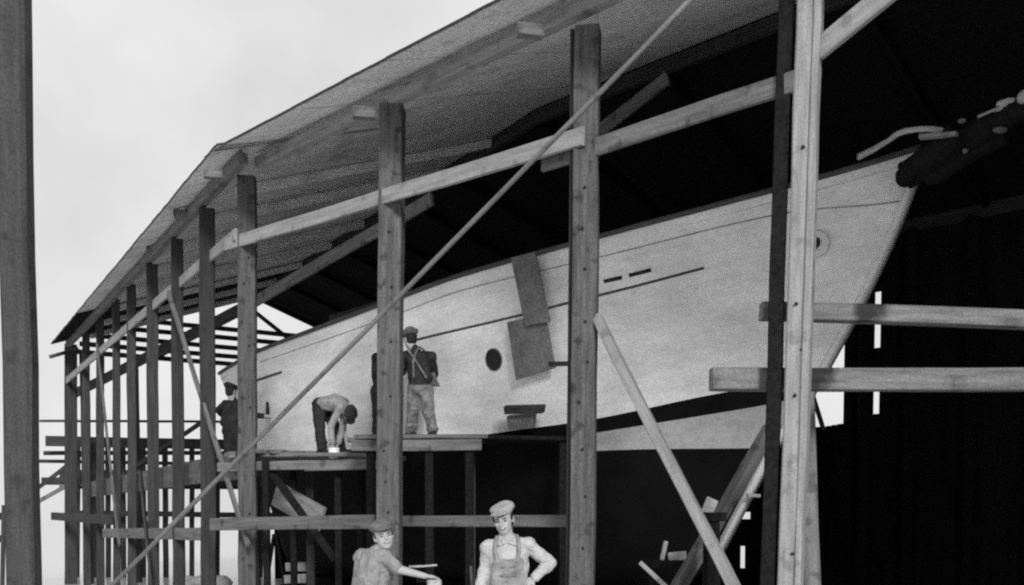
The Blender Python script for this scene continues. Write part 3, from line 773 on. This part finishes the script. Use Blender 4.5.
def person(label, J, look, mats, group=None, voxel=.012, cap=True, bib=False, sleeve='long', face=True, hands=(('l', None, None, .5), ('r', None, None, .5)), brim=True, sc=1.0, hsc=1.0):
    """J: joints in world space; look: yaw, pitch, roll of the head (0 = facing the viewer, -Y)"""
    base = Vector(J['hip']); base.z = min(J['foot_l'].z, J['foot_r'].z)
    t = thing('person', base, label, 'person', group)
    Rh = Euler((R(look[1]), R(look[2]), R(look[0])), 'XYZ').to_matrix()
    H = J['head']; neck = J['neck']; chest = J['chest']; hip = J['hip']
    X = (J['sh_l'] - J['sh_r']).normalized()
    up = (neck - chest).normalized(); fwd = X.cross(up).normalized()
    if fwd.length < .1: fwd = Vector((0, -1, 0))
    RT = Matrix((X, -fwd if False else up.cross(X).normalized(), up)).transposed()
    Xh = (J['hip_l'] - J['hip_r']).normalized()
    uph = (chest - hip).normalized(); RH = Matrix((Xh, uph.cross(Xh).normalized(), uph)).transposed()
    hl = lambda x, y, z: H + Rh @ Vector((x, y, z)) * sc * hsc
    bm = bmesh.new()
    # head: cranium, face, jaw, brow, nose, ears
    prim_ball(bm, hl(0, .012, .03), (.078 * sc, .092 * sc, .09 * sc), Rh)
    prim_ball(bm, hl(0, -.02, -.03), (.067 * sc, .070 * sc, .085 * sc), Rh)
    prim_ball(bm, hl(0, -.045, -.085), (.036 * sc, .03 * sc, .026 * sc), Rh)
    prim_ball(bm, hl(0, -.078, .022), (.05 * sc, .014 * sc, .012 * sc), Rh)
    prim_cap(bm, hl(0, -.084, .01), hl(0, -.104, -.028), .009 * sc, .013 * sc, n=8)
    prim_ball(bm, hl(0, -.082, -.058), (.024 * sc, .012 * sc, .011 * sc), Rh)
    for s_ in (-1, 1):
        prim_ball(bm, hl(.078 * s_, .01, -.005), (.01 * sc, .02 * sc, .032 * sc), Rh)
        prim_ball(bm, hl(.038 * s_, -.062, -.022), (.024 * sc, .016 * sc, .02 * sc), Rh)
    prim_cap(bm, neck - up * .03, hl(0, .015, -.07), .066 * sc, .058 * sc)
    # trunk
    prim_ball(bm, chest + up * .02, (.16 * sc, .105 * sc, .17 * sc), RT)
    prim_ball(bm, (chest + hip) / 2, (.135 * sc, .1 * sc, .16 * sc), RH)
    prim_ball(bm, hip, (.155 * sc, .11 * sc, .12 * sc), RH)
    prim_cap(bm, J['sh_l'], J['sh_r'], .06 * sc, .06 * sc)
    for k in 'lr':
        prim_cap(bm, J['sh_' + k], J['el_' + k], .05 * sc, .039 * sc)
        prim_cap(bm, J['el_' + k], J['wr_' + k], .039 * sc, .026 * sc)
        prim_cap(bm, J['hip_' + k], J['kn_' + k], .082 * sc, .055 * sc)
        prim_cap(bm, J['kn_' + k], J['foot_' + k] + Vector((0, 0, .09)), .053 * sc, .036 * sc)
        ft = J['foot_' + k] + Vector((0, 0, .045)); td = J.get('toe_' + k, Vector((0, -1, 0)))
        prim_cap(bm, ft - td * .04, ft + td * .14, .04 * sc, .034 * sc)
    for (k, d, pn, curl) in hands:
        w = J['wr_' + k]; dd = d if d is not None else (w - J['el_' + k]).normalized()
        ppn = pn if pn is not None else Vector((-1 if k == 'l' else 1, 0, .01))
        hand(bm, w, dd, ppn, curl, 1 if k == 'l' else -1, sc)
    fuse('body', bm, 'skin', t, voxel, 3)
    # shirt
    g = .011 * sc
    bm = bmesh.new()
    prim_ball(bm, chest + up * .015, (.16 * sc + g, .105 * sc + g, .165 * sc + g), RT)
    prim_ball(bm, (chest + hip) / 2, (.14 * sc + g, .105 * sc + g, .17 * sc), RH)
    prim_ball(bm, hip + uph * .03, (.15 * sc + g, .11 * sc + g, .1 * sc), RH)
    prim_cap(bm, J['sh_l'], J['sh_r'], .062 * sc + g, .062 * sc + g)
    prim_cap(bm, neck - up * .03, neck + up * .015, .07 * sc, .058 * sc)
    for k in 'lr':
        e = J['el_' + k]; w = J['wr_' + k]; s_ = J['sh_' + k]
        if sleeve == 'short': prim_cap(bm, s_, s_.lerp(e, .8), .046 * sc + g, .040 * sc + g)
        else:
            prim_cap(bm, s_, e, .05 * sc + g, .042 * sc + g)
            end = e.lerp(w, .92 if sleeve == 'long' else .35)
            prim_cap(bm, e, end, .042 * sc + g, .032 * sc + g)
            for q in range(5):
                tt = random.uniform(0, 1); dv = Vector((random.uniform(-1, 1), random.uniform(-1, 1), random.uniform(-1, 1))) * .012
                prim_ball(bm, e.lerp(end, tt * .6) + dv, (.044 * sc, .044 * sc, .02 * sc + g))
    for q in range(10):
        dv = Vector((random.uniform(-.11, .11), random.uniform(-.05, .05), 0))
        prim_cap(bm, chest + RT @ (dv + Vector((0, 0, .08))), (chest + hip) / 2 + RH @ (dv * 1.1 + Vector((random.uniform(-.04, .04), 0, -.05))), .072 * sc, .066 * sc)
    fuse('shirt', bm, mats[0], t, voxel, 3)
    # collar
    bm = bmesh.new()
    for s_ in (-1, 1):
        c0 = neck + RT @ Vector((.055 * s_, -.02, .03)); c1 = neck + RT @ Vector((.02 * s_, -.085, -.02)); c2 = neck + RT @ Vector((.075 * s_, -.08, -.045))
        prim_cap(bm, c0, c1, .016, .012, n=8); prim_cap(bm, c0, c2, .016, .01, n=8); prim_cap(bm, c1, c2, .012, .009, n=8)
    prim_cap(bm, neck + RT @ Vector((-.055, .02, .035)), neck + RT @ Vector((.055, .02, .035)), .022, .022, n=8)
    fuse('collar', bm, mats[0], t, min(voxel, .009), 2)
    # trousers
    bm = bmesh.new()
    prim_ball(bm, hip - uph * .01, (.16 * sc + g, .115 * sc + g, .13 * sc), RH)
    for k in 'lr':
        an = J['foot_' + k] + Vector((0, 0, .1))
        prim_cap(bm, J['hip_' + k], J['kn_' + k], .09 * sc + g, .068 * sc + g)
        prim_cap(bm, J['kn_' + k], an, .066 * sc + g, .06 * sc + g)
        for q in range(6):
            tt = random.uniform(0, 1); dv = Vector((random.uniform(-1, 1), random.uniform(-1, 1), 0)) * .018
            prim_ball(bm, J['kn_' + k].lerp(an, tt) + dv, (.068 * sc + g, .068 * sc + g, .03 * sc + g))
    fuse('trousers', bm, mats[1], t, voxel, 3)
    bm = bmesh.new()
    for k in 'lr':
        ft = J['foot_' + k] + Vector((0, 0, .048)); td = J.get('toe_' + k, Vector((0, -1, 0)))
        prim_cap(bm, ft - td * .05, ft + td * .15, .05 * sc, .042 * sc); prim_cap(bm, ft, ft + Vector((0, 0, .07)), .05 * sc, .05 * sc)
    fuse('shoes', bm, 'cloth_dark', t, voxel, 2)
    if bib:
        sgn = -1 if bib == 'front' else 1
        bm = bmesh.new()
        y0_ = .128 * sgn
        def tp(x, y, z): return chest + RT @ Vector((x, y, z)) * sc
        for i in range(13):      # bib panel draped over the chest
            x = -.115 + i * .23 / 12
            yb = y0_ * math.sqrt(max(.05, 1 - (x / .19) ** 2))
            prim_cap(bm, tp(x, yb, .02), tp(x * 1.25, yb * .98 + .0 , -.30), .016, .02, n=8)
        fuse('bib', bm, mats[1], t, min(voxel, .009), 3)
        bm = bmesh.new()
        for s_ in (-1, 1):
            pts = [tp(.085 * s_, y0_ * .93, .02), tp(.10 * s_, y0_ * .92, .10), tp(.10 * s_, y0_ * .62, .185), tp(.085 * s_, 0, .225), tp(.06 * s_, -y0_ * .7, .17), tp(-.02 * s_, -y0_ * 1.02, .02), tp(-.09 * s_, -y0_ * .95, -.2)]
            for a, b2 in zip(pts, pts[1:]): prim_cap(bm, a, b2, .018, .018, n=8)
        fuse('straps', bm, mats[1], t, min(voxel, .009), 2)
        if bib == 'front':
            bm = bmesh.new()
            prim_cap(bm, tp(-.055, y0_ * 1.08, -.03), tp(.055, y0_ * 1.08, -.03), .012, .012, n=8)
            prim_cap(bm, tp(-.055, y0_ * 1.1, -.1), tp(.055, y0_ * 1.1, -.1), .016, .016, n=8)
            fuse('pocket', bm, 'panel', t, .007, 2)
    # hair
    bm = bmesh.new()
    prim_ball(bm, hl(0, .03, .03), (.083 * sc, .088 * sc, .088 * sc), Rh)
    prim_ball(bm, hl(0, .05, -.02), (.074 * sc, .055 * sc, .06 * sc), Rh)
    for s_ in (-1, 1): prim_cap(bm, hl(.074 * s_, -.012, .03), hl(.076 * s_, -.012, .0), .012, .009, n=8)
    fuse('hair', bm, 'hair', t, min(voxel, .009), 2)
    if cap:
        bm = bmesh.new()
        Rc = Rh @ Euler((R(8), 0, 0)).to_matrix()
        prim_ball(bm, hl(0, .018, .098), (.106 * sc, .122 * sc, .040 * sc), Rc)
        prim_ball(bm, hl(0, .012, .080), (.094 * sc, .110 * sc, .045 * sc), Rc)
        prim_ball(bm, hl(.015, .04, .112), (.08 * sc, .085 * sc, .042 * sc), Rc)
        o = fuse('cap', bm, mats[2], t, min(voxel, .009), 3)
        if brim:
            bm = bmesh.new()
            prim_ball(bm, hl(0, -.092, .066), (.078 * sc, .060 * sc, .011 * sc), Rh @ Euler((R(14), 0, 0)).to_matrix())
            fuse('peak', bm, mats[2], o, .006, 2)
    if face:
        for s_ in (-1, 1):
            bm = bmesh.new(); prim_ball(bm, hl(.031 * s_, -.077, .0), (.013 * sc, .008 * sc, .0055 * sc), Rh)
            link('eye', bm, 'hair', t, smooth=True)
            bm = bmesh.new(); prim_cap(bm, hl(.017 * s_, -.091, .020), hl(.048 * s_, -.082, .022), .004, .003, n=6)
            link('eyebrow', bm, 'hair', t, smooth=True)
        bm = bmesh.new()
        for k in range(6):
            x0_, x1_ = -.026 + k * .0087, -.026 + (k + 1) * .0087
            f_ = lambda x: hl(x, -.093 + abs(x) * .35, -.061 + (x / .026) ** 2 * .006)
            prim_cap(bm, f_(x0_), f_(x1_), .0035, .0035, n=6)
        link('mouth', bm, 'hair', t, smooth=True)
        bm = bmesh.new(); prim_cap(bm, hl(-.012, -.0915, -.0590), hl(.012, -.0915, -.0590), .0024, .0024, n=6)
        link('teeth', bm, 'white_metal', t, smooth=True)
    return t

V = Vector
# the man in overalls, hand on hip
def man_overalls():
    Y = 8.5
    g = lambda px, py, dy=0: at(px, py, Y + dy)
    J = dict(head=g(503.5, 520.5), neck=g(507, 540, .02), chest=g(508, 563, .02), hip=g(508, 600, .03))
    J.update(sh_r=g(488.5, 547.5, .02), sh_l=g(527, 545.5, .02), el_r=g(483.5, 577, .05), wr_r=g(476, 599, -.1), el_l=g(551, 563, .06), wr_l=g(534, 578.5, -.03))
    J.update(hip_r=g(498, 603, .03), hip_l=g(518, 603, .03), kn_r=g(494, 655, 0), kn_l=g(524, 655, 0))
    J.update(foot_r=V((g(492, 700).x, Y, 0)), foot_l=V((g(528, 700).x, Y, 0)))
    person('smiling man in bib overalls and flat cap, one hand on his hip', J, (-14, 6, -9), ('shirt_light', 'overall_light', 'cap_light'), voxel=.008, bib='front', hsc=1.07,
           hands=(('l', V((-.75, -.35, -.5)), V((-.3, .5, -.6)), .7), ('r', None, None, .6)), sleeve='long')
man_overalls()
def man_leaning():
    Y = 8.6
    g = lambda px, py, dy=0: at(px, py, Y + dy)
    J = dict(head=g(383.5, 536.5, -.1), neck=g(377.5, 551, .0), chest=g(371, 573, .03), hip=g(365, 611, .1))
    J.update(sh_r=g(362, 557, .12), sh_l=g(383, 556.5, -.1), el_r=g(357, 592, .1), wr_r=g(372, 612, -.05), el_l=g(400, 569.5, -.15), wr_l=g(425, 576, -.1))
    J.update(hip_r=g(358, 613, .15), hip_l=g(374, 613, .02), kn_r=g(362, 662, -.1), kn_l=g(385, 660, -.15))
    J.update(foot_r=V((g(355, 700).x, Y + .1, 0)), foot_l=V((g(384, 700).x, Y, 0)))
    J['toe_l'] = V((.7, -.7, 0)); J['toe_r'] = V((.7, -.7, 0))
    person('man in grey shirt and flat cap leaning over with his bare arm stretched out', J, (20, -5, -13), ('shirt_mid', 'cloth_dark', 'cap_grey'), voxel=.008, sleeve='short', hsc=1.0,
           hands=(('l', V((1, 0, -.12)), V((0, 0, -1)), .55), ('r', None, None, .6)))
man_leaning()
A = at(434.5, 580, 8.5)
bl = thing('tool_stand', V((A.x, A.y, 0)), 'pale round block on a stand under the leaning man\'s hand', 'stand')
spar('block', V((A.x, A.y, 0)), A + V((0, 0, 0.002)), .07, .062, 'shirt_light', bl, seg=.3)
spar('tool_bar', at(409, 567, 8.72), at(437, 565, 8.72), .01, .009, 'shirt_light', bl, seg=.2)
tag(spar('crowbar', at(471, 566, 8.9), at(480, 740, 8.9), .012, .012, 'mid_wood', None, seg=.3), 'short upright bar left of the man in overalls', 'bar')

# men on the staging
def man_standing():
    Y = 15.1; zt_ = zt + .035
    g = lambda px, py, dy=0: at(px, py, Y + dy)
    J = dict(head=g(410, 339.5, .05), neck=g(415, 350, .0), chest=g(419, 363, 0), hip=g(420, 388, .0))
    J.update(sh_l=g(406.5, 356, .1), sh_r=g(431, 357, -.02), el_l=g(402.5, 372, .25), wr_l=g(400, 361, .45), el_r=g(435, 373, .12), wr_r=g(430, 386, .3))
    J.update(hip_l=g(415, 390, .03), hip_r=g(426, 390, -.03), kn_l=g(413, 413, -.03), kn_r=g(429, 413, -.05))
    J.update(foot_l=V((g(411, 437).x, Y + .05, zt_)), foot_r=V((g(433, 437).x, Y - .08, zt_)))
    J['toe_l'] = V((-.5, .85, 0)); J['toe_r'] = V((-.3, .9, 0))
    person('man in pale overalls and cap standing on the staging with his back turned', J, (215, 4, 0), ('cloth_dark', 'overall_mid', 'cap_grey'), 'men working on the staging', .014, bib='front', sc=1.12)
man_standing()
def man_hidden():
    Y = 15.2; zt_ = zt + .035
    g = lambda px, py, dy=0: at(px, py, Y + dy)
    J = dict(head=g(389, 338, .1), neck=g(386, 351, .05), chest=g(383, 366, 0), hip=g(382, 391, .0))
    J.update(sh_l=g(376.5, 358, .0), sh_r=g(394, 358, .05), el_l=g(375, 375, .1), wr_l=g(379, 389, .2), el_r=g(396, 372, .2), wr_r=g(392, 362, .4))
    J.update(hip_l=g(378, 393, 0), hip_r=g(387, 393, 0), kn_l=g(378, 415, 0), kn_r=g(388, 415, 0))
    J.update(foot_l=V((g(377, 437).x, Y, zt_)), foot_r=V((g(389, 437).x, Y, zt_)))
    J['toe_l'] = V((.2, .95, 0)); J['toe_r'] = V((.2, .95, 0))
    person('man in dark clothes on the staging, mostly hidden behind the third post', J, (170, 0, 0), ('cloth_dark', 'cloth_dark', 'cap_grey'), 'men working on the staging', .016, sc=1.05)
man_hidden()
def man_bending():
    Y = 16.0; zz = zt2 + .035
    g = lambda px, py, dy=0: at(px, py, Y + dy)
    J = dict(head=g(349, 415, -.25), neck=g(345, 406, -.15), chest=g(336, 402, -.05), hip=g(321, 405, .1))
    J.update(sh_l=g(340, 407, -.2), sh_r=g(344, 402, .12), el_l=g(331, 427, -.25), wr_l=g(332.5, 444, -.25), el_r=g(343, 428, .0), wr_r=g(338, 444, -.15))
    J.update(hip_l=g(319, 409, .0), hip_r=g(326, 407, .22), kn_l=g(320, 433, -.08), kn_r=g(337, 432, .2))
    J.update(foot_l=V((g(322, 456).x, Y, zz)), foot_r=V((g(339, 456).x, Y + .25, zz)))
    J['toe_l'] = V((.9, -.4, 0)); J['toe_r'] = V((.9, -.4, 0))
    person('man bending double over a white can on the lower staging', J, (25, 88, 0), ('shirt_mid', 'cloth_dark', 'hair'), 'men working on the staging', .014, sc=1.05, sleeve='long')
man_bending()
def man_far():
    Y = 19.4; zz = 2.71
    g = lambda px, py, dy=0: at(px, py, Y + dy)
    J = dict(head=g(231.5, 392, 0), neck=g(233, 400.5, .0), chest=g(233, 410, 0), hip=g(232, 430, .0))
    J.update(sh_l=g(226, 404, .0), sh_r=g(241, 404, .05), el_l=g(217.5, 410, 0), wr_l=g(225, 418, .15), el_r=g(252, 415, .1), wr_r=g(264, 416, .0))
    J.update(hip_l=g(229.5, 432, 0), hip_r=g(238, 432, 0), kn_l=g(228.5, 446, 0), kn_r=g(238, 446, 0))
    J.update(foot_l=V((g(227, 460).x, Y, zz)), foot_r=V((g(238, 460).x, Y, zz)))
    J['toe_l'] = V((.2, .95, 0)); J['toe_r'] = V((.2, .95, 0))
    person('dark figure in a hat by the stern reaching right with an upright tool', J, (150, 0, 0), ('cloth_dark', 'cloth_dark', 'hair'), 'men working on the staging', .016, sc=1.15)
    tag(spar('hand_tool', g(267, 418), g(267.5, 402), .03, .035, 'cloth_dark', None, seg=.2), 'upright dark tool in the hand of the man by the stern', 'tool')
    tag(spar('hand_tool', g(284, 410, .2), g(282, 400, .2), .035, .03, 'cloth_dark', None, seg=.2), 'second dark tool held against the hull, right of the first', 'tool')
man_far()

# ------------------------------------------------------------------ camera and light
cam = bpy.data.objects.new('camera', bpy.data.cameras.new('camera')); C.objects.link(cam)
cam.location = EYE; cam.rotation_euler = (math.pi / 2 - PITCH, 0, 0)
cam.data.sensor_width = 36; cam.data.lens = 36 * F / 1024; cam.data.shift_y = (ROWC - 292.5) / 1024
cam.data.clip_end = 8000; cam.data.clip_start = .05
S.camera = cam
w = bpy.data.worlds.new('World'); S.world = w; w.use_nodes = True
nt = w.node_tree; bg = nt.nodes['Background']
sky = nt.nodes.new('ShaderNodeTexSky'); sky.sky_type = 'NISHITA'; sky.sun_disc = False
SKYK = 1.72
SUN_EL, SUN_AZ = R(23), R(14)      # azimuth measured from straight behind the viewer towards the right
sky.sun_elevation = SUN_EL
sd = V((math.sin(SUN_AZ) * math.cos(SUN_EL), -math.cos(SUN_AZ) * math.cos(SUN_EL), math.sin(SUN_EL)))
sky.sun_rotation = math.atan2(sd.x, sd.y)
sky.air_density = 1.0; sky.dust_density = 4.0
bw = nt.nodes.new('ShaderNodeRGBToBW')
nt.links.new(sky.outputs[0], bw.inputs[0])
# an overcast: the clear sky's range is compressed and thin uneven cloud laid over it
pw = nt.nodes.new('ShaderNodeMath'); pw.operation = 'POWER'; pw.inputs[1].default_value = .05
nt.links.new(bw.outputs[0], pw.inputs[0])
tc = nt.nodes.new('ShaderNodeTexCoord'); nz = nt.nodes.new('ShaderNodeTexNoise'); nz.inputs['Scale'].default_value = 5; nz.inputs['Detail'].default_value = 5
nt.links.new(tc.outputs['Generated'], nz.inputs['Vector'])
mr = nt.nodes.new('ShaderNodeMapRange'); mr.inputs[1].default_value = .3; mr.inputs[2].default_value = .7; mr.inputs[3].default_value = SKYK * .82; mr.inputs[4].default_value = SKYK * 1.05
nt.links.new(nz.outputs['Fac'], mr.inputs[0])
ml = nt.nodes.new('ShaderNodeMath'); ml.operation = 'MULTIPLY'; nt.links.new(pw.outputs[0], ml.inputs[0]); nt.links.new(mr.outputs[0], ml.inputs[1])
nt.links.new(ml.outputs[0], bg.inputs['Color'])
bg.inputs['Strength'].default_value = .15
sun = bpy.data.objects.new('sun', bpy.data.lights.new('sun', 'SUN')); C.objects.link(sun)
sun.data.energy = 1.0; sun.data.angle = R(12); sun.data.color = (1, 1, 1)
sun.rotation_euler = (-sd).to_track_quat('-Z', 'Y').to_euler()
sun.location = (5, -10, 20)
S.view_settings.view_transform = 'Standard'; S.view_settings.look = 'None'
S.view_settings.exposure = 1.65; S.view_settings.gamma = 1
S.render.engine = 'CYCLES'
S.cycles.use_denoising = False
S.cycles.filter_width = 2.2
S.cycles.max_bounces = 6; S.cycles.diffuse_bounces = 4
